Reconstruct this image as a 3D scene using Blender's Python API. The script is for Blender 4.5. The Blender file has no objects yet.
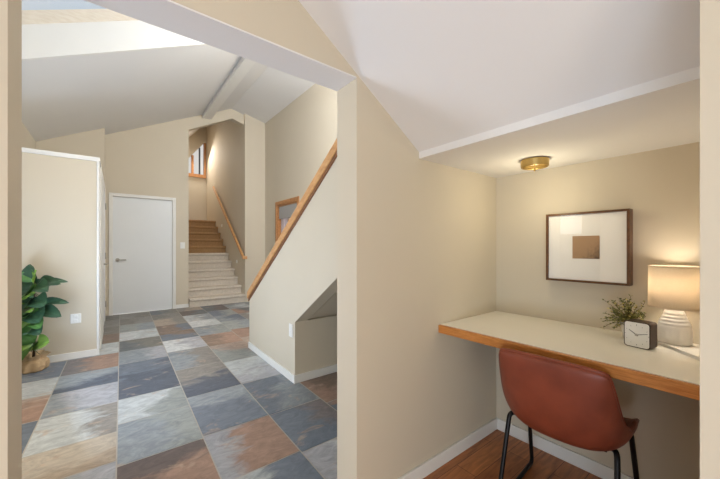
import bpy, bmesh, math, random
from mathutils import Vector, Matrix
random.seed(7)
scene = bpy.context.scene
col = scene.collection
R = math.radians

# ------------------------------------------------------------------ camera
cam_d = bpy.data.cameras.new('camera'); cam = bpy.data.objects.new('camera', cam_d); col.objects.link(cam)
cam_d.sensor_width = 36; cam_d.lens = 16.0; cam_d.shift_y = 0.0104; cam_d.clip_start = .02
CAM_H = 1.17
cam.location = (0, 0, CAM_H); cam.rotation_euler = (R(90), 0, R(-37.97))
scene.camera = cam

# ------------------------------------------------------------------ world: pale sky with soft cloud
w = bpy.data.worlds.new('sky'); scene.world = w; w.use_nodes = True
nt = w.node_tree; nt.nodes.clear()
o_ = nt.nodes.new('ShaderNodeOutputWorld'); b_ = nt.nodes.new('ShaderNodeBackground')
tc = nt.nodes.new('ShaderNodeTexCoord'); nz = nt.nodes.new('ShaderNodeTexNoise'); cr = nt.nodes.new('ShaderNodeValToRGB')
nz.inputs['Scale'].default_value = 2.2; nz.inputs['Detail'].default_value = 5
cr.color_ramp.elements[0].position = .42; cr.color_ramp.elements[0].color = (.58, .79, 1, 1)
cr.color_ramp.elements[1].position = .66; cr.color_ramp.elements[1].color = (.95, .97, 1, 1)
nt.links.new(tc.outputs['Generated'], nz.inputs['Vector']); nt.links.new(nz.outputs['Fac'], cr.inputs['Fac'])
sep = nt.nodes.new('ShaderNodeSeparateXYZ'); nt.links.new(tc.outputs['Generated'], sep.inputs[0])
mr = nt.nodes.new('ShaderNodeMapRange'); mr.inputs['From Min'].default_value = .52; mr.inputs['From Max'].default_value = .34; nt.links.new(sep.outputs['Z'], mr.inputs['Value'])
hz = nt.nodes.new('ShaderNodeMix'); hz.data_type = 'RGBA'; hz.inputs[7].default_value = (1, .98, .95, 1)
nt.links.new(mr.outputs[0], hz.inputs[0]); nt.links.new(cr.outputs['Color'], hz.inputs[6]); nt.links.new(hz.outputs[2], b_.inputs['Color']); b_.inputs['Strength'].default_value = .74
nt.links.new(b_.outputs[0], o_.inputs[0])

# ------------------------------------------------------------------ daylight at the hall and stair openings, plus added fill lights
def area(name, loc, target, sx, sy, power, color=(1, 1, 1), spread=180):
    d = bpy.data.lights.new(name, 'AREA'); d.shape = 'RECTANGLE'; d.size = sx; d.size_y = sy; d.energy = power; d.color = color
    d.spread = R(spread)
    o = bpy.data.objects.new(name, d); col.objects.link(o); o.location = loc
    o.rotation_euler = (Vector(target) - Vector(loc)).to_track_quat('-Z', 'Y').to_euler()
    return o
area('fill_rear_wall', (-1.0, -2.53, 1.0), (.9, .6, 1.4), 2.2, 1.8, 62, (1, .95, .82))  # added fill in front of the solid rear wall, lifts room and ceiling
area('daylight_entry_door', (-.80, 2.95, 1.25), (2.0, 3.3, 1.2), 1.5, 2.0, 17, (1, .84, .64))
area('fill_hall_low', (-.82, 3.0, .7), (1.5, 3.4, 2.6), 1.6, 1.1, 55, (.50, .71, 1.0))  # added low fill tilted up to brighten the hall from below
area('fill_rear_right', (1.1, -2.53, .8), (1.0, 1.0, 1.3), 1.8, 1.3, 12)  # unseen fill added at the closed rear wall for the nook side wall
area('fill_left_low', (-2.93, -.8, .55), (1.0, .4, 2.0), 2.6, 1.0, 117, (.68, .84, 1))  # upward fill added behind the camera, brightens sloped ceiling and nook
area('daylight_side_window', (-.83, 1.6, 1.46), (2.0, 1.6, 1.46), .30, .25, .5)
area('daylight_upper_stair', (2.0, 2.2, 3.4), (2.2, 5.0, 2.6), 1.0, .7, 84, (.95, .98, 1))
area('daylight_landing', (1.72, 9.9, 3.9), (1.72, 8.6, 1.9), .8, .6, 20, (1, .92, .82))

# ------------------------------------------------------------------ exposure
vs = scene.view_settings
vs.view_transform = 'Standard'; vs.look = 'None'; vs.gamma = 1; vs.use_curve_mapping = False; vs.exposure = 0.0

# ------------------------------------------------------------------ materials
def s2l(c):
    return tuple(((x / 255) / 12.92 if x / 255 <= .04045 else (((x / 255) + .055) / 1.055) ** 2.4) for x in c)
def newmat(name):
    m = bpy.data.materials.new(name); m.use_nodes = True
    return m, m.node_tree, m.node_tree.nodes['Principled BSDF']
def N(t, kind, **kw):
    n = t.nodes.new(kind)
    for k, v in kw.items():
        if k in n.inputs: n.inputs[k].default_value = v
        else: setattr(n, k, v)
    return n
def paint(name, rgb, rough=.6, var=.04, scale=3.0, bump=.0, metallic=0, spec=.4, bscale=220):
    m, t, p = newmat(name)
    c = s2l(rgb)
    g = N(t, 'ShaderNodeNewGeometry'); nz = N(t, 'ShaderNodeTexNoise', Scale=scale, Detail=3.0)
    t.links.new(g.outputs['Position'], nz.inputs['Vector'])
    r = N(t, 'ShaderNodeValToRGB')
    r.color_ramp.elements[0].position = .3; r.color_ramp.elements[1].position = .7
    r.color_ramp.elements[0].color = tuple(x * (1 - var) for x in c) + (1,)
    r.color_ramp.elements[1].color = tuple(min(1, x * (1 + var)) for x in c) + (1,)
    t.links.new(nz.outputs['Fac'], r.inputs['Fac']); t.links.new(r.outputs['Color'], p.inputs['Base Color'])
    p.inputs['Roughness'].default_value = rough; p.inputs['Metallic'].default_value = metallic
    p.inputs['Specular IOR Level'].default_value = spec
    if bump:
        n2 = N(t, 'ShaderNodeTexNoise', Scale=bscale, Detail=2.0); b = N(t, 'ShaderNodeBump', Strength=bump, Distance=.002)
        t.links.new(g.outputs['Position'], n2.inputs['Vector'])
        t.links.new(n2.outputs['Fac'], b.inputs['Height']); t.links.new(b.outputs['Normal'], p.inputs['Normal'])
    return m
def wood(name, dark, light, axis=(1, 1, 1), scale=9, rough=.4):
    m, t, p = newmat(name)
    g = N(t, 'ShaderNodeNewGeometry'); mp = N(t, 'ShaderNodeMapping'); mp.inputs['Scale'].default_value = axis
    nz = N(t, 'ShaderNodeTexNoise', Scale=scale, Detail=6.0, Roughness=.65); r = N(t, 'ShaderNodeValToRGB')
    r.color_ramp.elements[0].position = .32; r.color_ramp.elements[1].position = .68
    r.color_ramp.elements[0].color = s2l(dark) + (1,); r.color_ramp.elements[1].color = s2l(light) + (1,)
    t.links.new(g.outputs['Position'], mp.inputs['Vector']); t.links.new(mp.outputs['Vector'], nz.inputs['Vector'])
    t.links.new(nz.outputs['Fac'], r.inputs['Fac']); t.links.new(r.outputs['Color'], p.inputs['Base Color'])
    p.inputs['Roughness'].default_value = rough
    return m
M = {}
M['wall'] = paint('tan_wall_paint', (212, 201, 181), .75, .012, 2, .06)
M['white'] = paint('white_trim_paint', (236, 234, 229), .45, .01)
M['door'] = paint('white_door_paint', (234, 236, 237), .42, .01)
M['ceil'] = paint('ceiling_paint', (233, 231, 229), .85, .01, 2, .12)
M['cap'] = wood('oak_cap', (196, 138, 84), (222, 172, 116), (14, 2, 5), 6, .38)
M['oak'] = wood('oak_trim', (168, 110, 62), (202, 146, 92), (3, 3, 3), 9, .4)
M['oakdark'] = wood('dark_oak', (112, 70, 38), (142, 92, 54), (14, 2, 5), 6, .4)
M['deskedge'] = wood('desk_edge_oak', (178, 108, 48), (212, 146, 78), (4, 3, 40), 5, .35)
M['laminate'] = paint('cream_laminate', (247, 243, 233), .35, .01, 5)
M['carpet'] = paint('beige_carpet', (214, 203, 188), .95, .07, 30, .8, spec=.1, bscale=500)
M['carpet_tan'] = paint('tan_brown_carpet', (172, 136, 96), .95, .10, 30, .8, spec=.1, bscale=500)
M['metal_black'] = paint('black_metal', (34, 33, 34), .38, .05, 20, metallic=.6)
M['chrome'] = paint('brushed_nickel', (176, 172, 165), .3, .03, 20, metallic=1)
M['brass'] = paint('brass', (196, 168, 108), .34, .05, 20, metallic=1)
M['ceramic'] = paint('white_ceramic', (246, 242, 237), .5, .02, 20, .15)
M['plastic'] = paint('white_plastic', (238, 236, 230), .4, .005)
M['frame'] = wood('walnut_frame', (72, 45, 24), (112, 72, 38), (6, 6, 6), 10, .35)
M['mat'] = paint('picture_mat_board', (248, 245, 240), .8, .01)
M['clockcase'] = wood('dark_walnut', (48, 32, 24), (74, 50, 36), (20, 20, 4), 8, .4)
M['paper'] = paint('kraft_paper', (196, 168, 132), .9, .12, 18, .5, bscale=60)
M['stem'] = paint('brown_stem', (84, 66, 44), .8, .15, 60)
M['book'] = paint('white_book', (240, 236, 228), .6, .01)
M['soil'] = paint('dark_soil', (60, 46, 36), .95, .2, 60, .5)
M['shade_valance'] = paint('grey_blind_fabric', (176, 172, 168), .9, .03, 60)
M['sash'] = paint('pink_white_sash', (214, 198, 200), .5, .02)
M['ink'] = paint('black_ink', (36, 34, 34), .5, .02)

def leather():
    m, t, p = newmat('rust_brown_leather')
    g = N(t, 'ShaderNodeNewGeometry'); nz = N(t, 'ShaderNodeTexNoise', Scale=9.0, Detail=4.0); r = N(t, 'ShaderNodeValToRGB')
    r.color_ramp.elements[0].position = .3; r.color_ramp.elements[1].position = .75
    r.color_ramp.elements[0].color = s2l((118, 54, 36)) + (1,); r.color_ramp.elements[1].color = s2l((140, 68, 46)) + (1,)
    t.links.new(g.outputs['Position'], nz.inputs['Vector']); t.links.new(nz.outputs['Fac'], r.inputs['Fac'])
    t.links.new(r.outputs['Color'], p.inputs['Base Color'])
    v = N(t, 'ShaderNodeTexVoronoi', Scale=420.0); b = N(t, 'ShaderNodeBump', Strength=.12, Distance=.001)
    t.links.new(g.outputs['Position'], v.inputs['Vector']); t.links.new(v.outputs['Distance'], b.inputs['Height'])
    t.links.new(b.outputs['Normal'], p.inputs['Normal'])
    p.inputs['Roughness'].default_value = .42; p.inputs['Specular IOR Level'].default_value = .45
    return m
M['leather'] = leather()

def glass(name, tint=(1, 1, 1), fac=.06):
    m, t, p = newmat(name); t.nodes.remove(p)
    o = t.nodes['Material Output']; tr = N(t, 'ShaderNodeBsdfTransparent'); gl = N(t, 'ShaderNodeBsdfGlossy', Roughness=.02)
    tr.inputs['Color'].default_value = tint + (1,)
    mx = N(t, 'ShaderNodeMixShader'); mx.inputs[0].default_value = fac
    t.links.new(tr.outputs[0], mx.inputs[1]); t.links.new(gl.outputs[0], mx.inputs[2]); t.links.new(mx.outputs[0], o.inputs[0])
    return m
M['glass'] = glass('clear_glass')
M['picglass'] = glass('picture_glass', (1, 1, 1), .045)

def lampshade():
    m, t, p = newmat('linen_lampshade'); t.nodes.remove(p); o = t.nodes['Material Output']
    d = N(t, 'ShaderNodeBsdfDiffuse'); tl = N(t, 'ShaderNodeBsdfTranslucent'); mx = N(t, 'ShaderNodeMixShader'); mx.inputs[0].default_value = .42
    g = N(t, 'ShaderNodeNewGeometry'); mp = N(t, 'ShaderNodeMapping'); mp.inputs['Scale'].default_value = (40, 40, 300)
    nz = N(t, 'ShaderNodeTexNoise', Scale=3.0, Detail=3.0); r = N(t, 'ShaderNodeValToRGB')
    r.color_ramp.elements[0].color = s2l((226, 212, 190)) + (1,); r.color_ramp.elements[1].color = s2l((244, 234, 218)) + (1,)
    t.links.new(g.outputs['Position'], mp.inputs['Vector']); t.links.new(mp.outputs['Vector'], nz.inputs['Vector']); t.links.new(nz.outputs['Fac'], r.inputs['Fac'])
    t.links.new(r.outputs['Color'], d.inputs['Color']); t.links.new(r.outputs['Color'], tl.inputs['Color'])
    t.links.new(d.outputs[0], mx.inputs[1]); t.links.new(tl.outputs[0], mx.inputs[2]); t.links.new(mx.outputs[0], o.inputs[0])
    return m
M['shade'] = lampshade()

def plank_floor():
    m, t, p = newmat('brown_wood_floor')
    g = N(t, 'ShaderNodeNewGeometry')
    br = N(t, 'ShaderNodeTexBrick'); br.offset = .37; br.inputs['Scale'].default_value = 1
    br.inputs['Brick Width'].default_value = .9; br.inputs['Row Height'].default_value = .115; br.inputs['Mortar Size'].default_value = .0012
    br.inputs['Color1'].default_value = s2l((206, 136, 82)) + (1,); br.inputs['Color2'].default_value = s2l((176, 110, 64)) + (1,)
    br.inputs['Mortar'].default_value = s2l((64, 36, 22)) + (1,)
    mp = N(t, 'ShaderNodeMapping'); mp.inputs['Scale'].default_value = (2.2, 16, 1)
    nz = N(t, 'ShaderNodeTexNoise', Scale=2.6, Detail=7.0, Roughness=.6, Distortion=.6); r = N(t, 'ShaderNodeValToRGB')
    r.color_ramp.elements[0].position = .3; r.color_ramp.elements[1].position = .72
    r.color_ramp.elements[0].color = (.5, .46, .42, 1); r.color_ramp.elements[1].color = (1.12, 1.1, 1.06, 1)
    mx = N(t, 'ShaderNodeMix', data_type='RGBA', blend_type='MULTIPLY'); mx.inputs[0].default_value = 1
    t.links.new(g.outputs['Position'], br.inputs['Vector']); t.links.new(g.outputs['Position'], mp.inputs['Vector'])
    t.links.new(mp.outputs['Vector'], nz.inputs['Vector']); t.links.new(nz.outputs['Fac'], r.inputs['Fac'])
    t.links.new(br.outputs['Color'], mx.inputs[6]); t.links.new(r.outputs['Color'], mx.inputs[7]); t.links.new(mx.outputs[2], p.inputs['Base Color'])
    p.inputs['Roughness'].default_value = .38
    return m
M['planks'] = plank_floor()

def slate():
    m, t, p = newmat('multicolour_slate')
    a = N(t, 'ShaderNodeAttribute', attribute_name='tile_a'); b = N(t, 'ShaderNodeAttribute', attribute_name='tile_b')
    of = N(t, 'ShaderNodeAttribute', attribute_name='tile_off'); sp = N(t, 'ShaderNodeAttribute', attribute_name='tile_split')
    g = N(t, 'ShaderNodeNewGeometry')
    add = N(t, 'ShaderNodeVectorMath', operation='ADD'); t.links.new(g.outputs['Position'], add.inputs[0])
    t.links.new(of.outputs['Vector'], add.inputs[1])
    mp = N(t, 'ShaderNodeMapping'); mp.inputs['Scale'].default_value = (2.0, 3.6, 1); mp.inputs['Rotation'].default_value = (0, 0, R(-16))
    t.links.new(add.outputs[0], mp.inputs['Vector'])
    n1 = N(t, 'ShaderNodeTexNoise', Scale=1.5, Detail=6.0, Roughness=.62, Distortion=.8)
    n2 = N(t, 'ShaderNodeTexNoise', Scale=3.4, Detail=11.0, Roughness=.72, Distortion=1.9)
    t.links.new(mp.outputs['Vector'], n1.inputs['Vector']); t.links.new(mp.outputs['Vector'], n2.inputs['Vector'])
    # split between the two colours of a tile: its own direction field plus a ragged noise edge
    sa = N(t, 'ShaderNodeMath', operation='MULTIPLY_ADD'); sa.inputs[1].default_value = .9; t.links.new(n1.outputs['Fac'], sa.inputs[0]); t.links.new(sp.outputs['Fac'], sa.inputs[2])
    r1 = N(t, 'ShaderNodeValToRGB'); r1.color_ramp.elements[0].position = .86; r1.color_ramp.elements[1].position = 1.0
    t.links.new(sa.outputs[0], r1.inputs['Fac'])
    mx = N(t, 'ShaderNodeMix', data_type='RGBA'); t.links.new(r1.outputs['Color'], mx.inputs[0])
    t.links.new(a.outputs['Color'], mx.inputs[6]); t.links.new(b.outputs['Color'], mx.inputs[7])
    r2 = N(t, 'ShaderNodeValToRGB'); r2.color_ramp.elements[0].position = .28; r2.color_ramp.elements[1].position = .74
    r2.color_ramp.elements[0].color = (.60, .61, .64, 1); r2.color_ramp.elements[1].color = (1.26, 1.25, 1.23, 1)
    t.links.new(n2.outputs['Fac'], r2.inputs['Fac'])
    mu = N(t, 'ShaderNodeMix', data_type='RGBA', blend_type='MULTIPLY'); mu.inputs[0].default_value = 1
    n3 = N(t, 'ShaderNodeTexNoise', Scale=2.3, Detail=7.0, Roughness=.6, Distortion=1.0); ad3 = N(t, 'ShaderNodeVectorMath', operation='ADD'); ad3.inputs[1].default_value = (7.3, 2.1, 4.4)
    t.links.new(mp.outputs['Vector'], ad3.inputs[0]); t.links.new(ad3.outputs[0], n3.inputs['Vector'])
    r3 = N(t, 'ShaderNodeValToRGB'); r3.color_ramp.elements[0].position = .60; r3.color_ramp.elements[1].position = .68
    r3.color_ramp.elements[0].color = (0, 0, 0, 1); r3.color_ramp.elements[1].color = (.55, .55, .55, 1); t.links.new(n3.outputs['Fac'], r3.inputs['Fac'])
    m3 = N(t, 'ShaderNodeMix', data_type='RGBA'); m3.inputs[7].default_value = s2l((196, 172, 152)) + (1,)
    t.links.new(r3.outputs['Color'], m3.inputs[0]); t.links.new(mx.outputs[2], m3.inputs[6])
    t.links.new(m3.outputs[2], mu.inputs[6]); t.links.new(r2.outputs['Color'], mu.inputs[7]); t.links.new(mu.outputs[2], p.inputs['Base Color'])
    bp = N(t, 'ShaderNodeBump', Strength=.25, Distance=.004); t.links.new(n2.outputs['Fac'], bp.inputs['Height']); t.links.new(bp.outputs['Normal'], p.inputs['Normal'])
    p.inputs['Roughness'].default_value = .44; p.inputs['Specular IOR Level'].default_value = .4
    return m
M['slate'] = slate()
M['grout'] = paint('grey_grout', (186, 182, 175), .9, .06, 30)

def leafmat(name, base):
    m, t, p = newmat(name)
    a = N(t, 'ShaderNodeAttribute', attribute_name='leaf_col'); t.links.new(a.outputs['Color'], p.inputs['Base Color'])
    p.inputs['Roughness'].default_value = base; p.inputs['Specular IOR Level'].default_value = .5
    return m
M['fig'] = leafmat('glossy_fig_leaf', .32)
M['herb'] = leafmat('soft_herb_leaf', .6)

def print_mat():
    m, t, p = newmat('sepia_landscape_print')
    tcn = N(t, 'ShaderNodeTexCoord'); sx = N(t, 'ShaderNodeSeparateXYZ'); t.links.new(tcn.outputs['Generated'], sx.inputs[0])
    nz = N(t, 'ShaderNodeTexNoise', Scale=11.0, Detail=9.0, Roughness=.78); t.links.new(tcn.outputs['Generated'], nz.inputs['Vector'])
    # dark mass of trees low on one side of the print, fading to a tan sky
    yy = N(t, 'ShaderNodeMath', operation='MULTIPLY_ADD'); yy.inputs[1].default_value = -.75; yy.inputs[2].default_value = .62; t.links.new(sx.outputs['Y'], yy.inputs[0])
    zz = N(t, 'ShaderNodeMath', operation='MULTIPLY_ADD'); zz.inputs[1].default_value = -.7; t.links.new(sx.outputs['Z'], zz.inputs[0]); t.links.new(yy.outputs[0], zz.inputs[2])
    ad = N(t, 'ShaderNodeMath', operation='MULTIPLY_ADD'); ad.inputs[1].default_value = 1.9; t.links.new(zz.outputs[0], ad.inputs[2]); t.links.new(nz.outputs['Fac'], ad.inputs[0])
    r = N(t, 'ShaderNodeValToRGB'); r.color_ramp.elements[0].position = .62; r.color_ramp.elements[1].position = 1.0
    sc_ = N(t, 'ShaderNodeMath', operation='MULTIPLY'); sc_.inputs[1].default_value = .62; t.links.new(ad.outputs[0], sc_.inputs[0])
    r.color_ramp.elements[0].color = s2l((176, 140, 104)) + (1,); r.color_ramp.elements[1].color = s2l((96, 74, 56)) + (1,)
    t.links.new(sc_.outputs[0], r.inputs['Fac']); t.links.new(r.outputs['Color'], p.inputs['Base Color']); p.inputs['Roughness'].default_value = .7
    return m
M['print'] = print_mat()

# ------------------------------------------------------------------ mesh helpers (all in world coordinates)
def box(bm, x0, x1, y0, y1, z0, z1):
    v = [bm.verts.new((x, y, z)) for x in (x0, x1) for y in (y0, y1) for z in (z0, z1)]
    for f in ((0, 1, 3, 2), (4, 6, 7, 5), (0, 4, 5, 1), (2, 3, 7, 6), (0, 2, 6, 4), (1, 5, 7, 3)): bm.faces.new([v[i] for i in f])
    return v
def prism(bm, pts, vec):
    a = [bm.verts.new(p) for p in pts]; v = Vector(vec); b = [bm.verts.new(Vector(p) + v) for p in pts]
    n = len(pts); fs = [bm.faces.new(a), bm.faces.new(b[::-1])]
    for i in range(n): fs.append(bm.faces.new((a[i], b[i], b[(i + 1) % n], a[(i + 1) % n])))
    bmesh.ops.recalc_face_normals(bm, faces=bm.faces[:])
def tube(bm, pts, r, seg=10, caps=True):
    pts = [Vector(p) for p in pts]; rings = []; a = None
    rr = r if isinstance(r, (list, tuple)) else [r] * len(pts)
    for i, p in enumerate(pts):
        d = (pts[min(i + 1, len(pts) - 1)] - pts[max(i - 1, 0)]).normalized()
        if a is None:
            a = d.cross(Vector((.31, .17, .93)))
            if a.length < .1: a = d.cross(Vector((1, 0, 0)))
        a = (a - d * a.dot(d)).normalized(); b = d.cross(a).normalized()
        rings.append([bm.verts.new(p + rr[i] * (math.cos(2 * math.pi * k / seg) * a + math.sin(2 * math.pi * k / seg) * b)) for k in range(seg)])
    for i in range(len(rings) - 1):
        for k in range(seg): bm.faces.new((rings[i][k], rings[i][(k + 1) % seg], rings[i + 1][(k + 1) % seg], rings[i + 1][k]))
    if caps:
        bm.faces.new(rings[0][::-1]); bm.faces.new(rings[-1])
def smooth_path(pts, n=8, rad=.03):
    """polyline with rounded corners"""
    pts = [Vector(p) for p in pts]; out = [pts[0]]
    for i in range(1, len(pts) - 1):
        a, b, c = pts[i - 1], pts[i], pts[i + 1]
        l = min(rad, (a - b).length * .45, (c - b).length * .45)
        p0 = b + (a - b).normalized() * l; p1 = b + (c - b).normalized() * l
        for k in range(n + 1):
            t_ = k / n; out.append((1 - t_) ** 2 * p0 + 2 * t_ * (1 - t_) * b + t_ ** 2 * p1)
    out.append(pts[-1]); return out
def lathe(bm, prof, cx, cy, seg=40, fn=None):
    rings = []
    for (r, z) in prof:
        ring = []
        for k in range(seg):
            a = 2 * math.pi * k / seg; rr = r if fn is None else fn(r, z, a)
            ring.append(bm.verts.new((cx + rr * math.cos(a), cy + rr * math.sin(a), z)))
        rings.append(ring)
    for i in range(len(rings) - 1):
        for k in range(seg): bm.faces.new((rings[i][k], rings[i][(k + 1) % seg], rings[i + 1][(k + 1) % seg], rings[i + 1][k]))
    return rings
def rbox_yz(bm, x0, x1, y0, y1, z0, z1, r, n=6):
    """slab in YZ with rounded corners, thickness along X"""
    pts = []
    for cy, cz, a0 in ((y1 - r, z1 - r, 0), (y0 + r, z1 - r, 90), (y0 + r, z0 + r, 180), (y1 - r, z0 + r, 270)):
        for k in range(n + 1):
            a = R(a0 + 90 * k / n); pts.append((x0, cy + r * math.cos(a), cz + r * math.sin(a)))
    prism(bm, pts, (x1 - x0, 0, 0))
def wloc(o):
    p = Vector(o.location); q = o.parent
    while q: p += Vector(q.location); q = q.parent
    return p
def obj(name, bm, mat, parent=None, smooth=False, bevel=0, local=False, solid=0, sub=0, fix=True):
    if fix: bmesh.ops.recalc_face_normals(bm, faces=bm.faces[:])
    me = bpy.data.meshes.new(name); o = bpy.data.objects.new(name, me); col.objects.link(o)
    if parent is None:
        xs = [v.co.x for v in bm.verts]; ys = [v.co.y for v in bm.verts]; zs = [v.co.z for v in bm.verts]
        c = Vector(((min(xs) + max(xs)) / 2, (min(ys) + max(ys)) / 2, min(zs)))
        bmesh.ops.translate(bm, verts=bm.verts[:], vec=-c); o.location = c
    else:
        o.parent = parent
        if not local: bmesh.ops.translate(bm, verts=bm.verts[:], vec=-wloc(parent))
    bm.to_mesh(me); bm.free()
    for m in (mat if isinstance(mat, (list, tuple)) else [mat]): me.materials.append(m)
    if smooth:
        for p in me.polygons: p.use_smooth = True
    if solid:
        s = o.modifiers.new('solid', 'SOLIDIFY'); s.thickness = solid; s.offset = 0
    if bevel:
        b = o.modifiers.new('bevel', 'BEVEL'); b.width = bevel; b.segments = 2; b.limit_method = 'ANGLE'; b.angle_limit = R(40)
    if sub:
        s = o.modifiers.new('sub', 'SUBSURF'); s.levels = sub; s.render_levels = sub
    return o
def tag(o, label=None, cat=None, group=None, kind=None):
    if label: o['label'] = label
    if cat: o['category'] = cat
    if group: o['group'] = group
    if kind: o['kind'] = kind
    return o
def thing(name, label, cat, loc, rz=0, group=None, kind=None):
    o = bpy.data.objects.new(name, None); col.objects.link(o); o.empty_display_size = .1
    o.location = loc; o.rotation_euler = (0, 0, rz)
    return tag(o, label, cat, group, kind)
def B(): return bmesh.new()
def struct(name, bm, mat, label, cat, **kw):
    return tag(obj(name, bm, mat, None, **kw), label, cat, None, 'structure')

# ================================================================== THE SETTING
YA, YA2 = 1.09, 1.24            # partition between the desk room and the entry hall
OX0, OX1, OZ = -.188, .833, 1.90 # its opening
XB = 1.97                        # back wall of the desk nook
ZN = 1.616                       # nook ceiling
XF = 1.228                        # where the sloped ceiling meets the nook
HX0, HX1 = -.85, 2.70
def shear(bm, y0, k=.022):
    for v in bm.verts: v.co.x += k * (v.co.y - y0)
def zroom(x): return 2.468 - .667 * x
def zhall(x): return 3.109 + .48 * x if x <= 2.0 else 4.069 - .24 * (x - 2.0)

# ---- desk room
bm = B(); box(bm, -3, 2.15, -2.6, 1.165, -.12, 0)
struct('floor', bm, M['planks'], 'brown wood plank floor of the desk nook', 'floor')
bm = B()
prism(bm, [(-1.2, -2.6, zroom(-1.2)), (XF, -2.6, zroom(XF)), (XF, -2.6, 1.80), (-1.2, -2.6, zroom(-1.2) + .15)], (0, YA + 2.6, 0))
box(bm, -3.1, -1.2, -2.6, YA, zroom(-1.2), zroom(-1.2) + .15)
struct('ceiling', bm, M['ceil'], 'white sloped ceiling coming down to the desk nook', 'ceiling')
bm = B(); box(bm, XF, XB, -.3, YA, ZN, 1.80)
struct('ceiling_nook', bm, M['ceil'], 'low flat ceiling over the built-in desk', 'ceiling')
bm = B()
box(bm, -3.1, OX0, YA, YA2, -.12, 4.3); box(bm, OX1, HX1 + .1, YA, YA2, -.12, 4.3); box(bm, OX0, OX1, YA, YA2, OZ, 4.3)
struct('wall_partition', bm, M['wall'], 'tan partition wall with the wide opening to the slate entry hall', 'wall')
bm = B(); box(bm, OX0 + .001, OX1 - .001, YA + .001, YA2 - .001, OZ - .006, OZ)
struct('ceiling_opening', bm, M['ceil'], 'white underside of the header over the wide opening', 'ceiling')
bm = B(); box(bm, XB, XB + .12, -.3, YA, -.12, 1.80)
struct('wall_back', bm, M['wall'], 'tan wall behind the desk with the framed picture', 'wall')
bm = B()
prism(bm, [(.85, .079, -.12), (XB, .079, -.12), (XB, .079, ZN + .1), (XF, .079, zroom(XF) + .08), (.85, .079, zroom(.85) + .1)], (0, -.19, 0))
struct('wall_right', bm, M['wall'], 'tan wall end beside the lamp end of the desk', 'wall')
# room behind the camera: plain shell without openings, lit by added fill lights
bm = B(); box(bm, -3.1, -3.0, -2.6, YA, -.12, 3.4)
struct('wall_left', bm, M['wall'], 'tan wall of the room behind the viewer', 'wall')
bm = B(); box(bm, -3.0, 2.15, -2.7, -2.6, -.12, 3.4)
struct('wall_rear', bm, M['wall'], 'tan wall at the rear of the desk room', 'wall')
bm = B(); box(bm, 2.09, 2.15, -2.6, -.3, -.12, 1.8)
struct('wall_side', bm, M['wall'], 'tan wall at the side of the desk room', 'wall')

# ---- baseboards
def baseboard(name, pts, label, h=.07, d=.013):
    """pts: list of ((x0,x1,y0,y1)) boxes"""
    bm = B()
    for (x0, x1, y0, y1) in pts: box(bm, x0, x1, y0, y1, 0, h)
    return struct(name, bm, M['white'], label, 'baseboard', bevel=.003)
baseboard('baseboard_left', [(OX1, XB, YA - .013, YA)], 'white baseboard along the nook side wall')
baseboard('baseboard_back', [(XB - .013, XB, .079, YA - .013)], 'white baseboard under the desk back wall')

# ---- entry hall floor of slate tiles
PAL = {
    'blue': (118, 128, 142), 'dblue': (94, 103, 118), 'bgrey': (150, 158, 165), 'lav': (178, 180, 187), 'light': (194, 200, 202),
    'white': (210, 213, 214), 'green': (158, 164, 163), 'beige': (202, 192, 177), 'tan': (184, 168, 150), 'rust': (172, 142, 126),
    'brown': (140, 120, 107), 'dbrown': (112, 101, 99), 'plum': (132, 127, 129), 'gbrown': (148, 144, 139), 'olive': (134, 131, 123),
    'pink': (186, 168, 157), 'dgrey': (112, 117, 122)}
# columns of tiles: x0, x1, list of (y0, y1, colour a, colour b, split direction dx, dy, split bias)
T = []
def colm(x0, x1, rows):
    for r in rows: T.append((x0, x1) + r)
colm(-.41, .015, [(1.24, 1.75, 'bgrey', 'blue', 0, 1, .0), (1.75, 2.2, 'bgrey', 'lav', 1, 0, .0), (2.2, 2.55, 'beige', 'tan', .3, -1, -.05),
    (2.55, 3.04, 'light', 'gbrown', 1.3, .2, -.12), (3.04, 3.49, 'bgrey', 'lav', 1.2, .5, .1), (3.49, 3.94, 'bgrey', 'dblue', .6, -1, .0),
    (3.94, 4.45, 'plum', 'rust', 1.3, .3, .05)])
colm(.015, .44, [(1.24, 1.70, 'rust', 'bgrey', 0, 1, -.1), (1.70, 2.135, 'dbrown', 'rust', .4, -1.2, .03), (2.135, 2.64, 'bgrey', 'green', 1, .4, .0), (2.64, 3.06, 'light', 'green', 1, -.3, -.05),
    (3.06, 3.975, 'blue', 'dblue', .2, -1, .1), (3.975, 4.45, 'lav', 'bgrey', -1, 0, .05), (4.45, 4.95, 'dgrey', 'olive', 1, .4, .05),
    (4.95, 5.45, 'white', 'light', 1, 0, .0), (5.45, 5.95, 'green', 'bgrey', 1, 0, .0), (5.95, 6.45, 'olive', 'gbrown', 1, 0, .0), (6.45, 6.96, 'gbrown', 'olive', 1, 0, .0)])
colm(.44, .86, [(1.24, 1.66, 'blue', 'light', -1, .5, -.1), (1.66, 2.15, 'lav', 'rust', 1.3, -.2, .1), (2.15, 2.775, 'blue', 'bgrey', .3, 1.3, -.12), (2.775, 3.45, 'gbrown', 'dblue', .3, -1.4, .05),
    (3.45, 4.10, 'gbrown', 'bgrey', -1, .3, .02), (4.10, 4.62, 'white', 'lav', 1, 0, .0), (4.62, 5.1, 'blue', 'brown', .3, 1, -.03),
    (5.1, 5.55, 'brown', 'blue', 1, 0, -.05), (5.55, 6.05, 'tan', 'gbrown', 1, 0, .0), (6.05, 6.5, 'olive', 'gbrown', 1, 0, .0), (6.5, 6.96, 'dgrey', 'olive', 1, 0, .0)])
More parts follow.
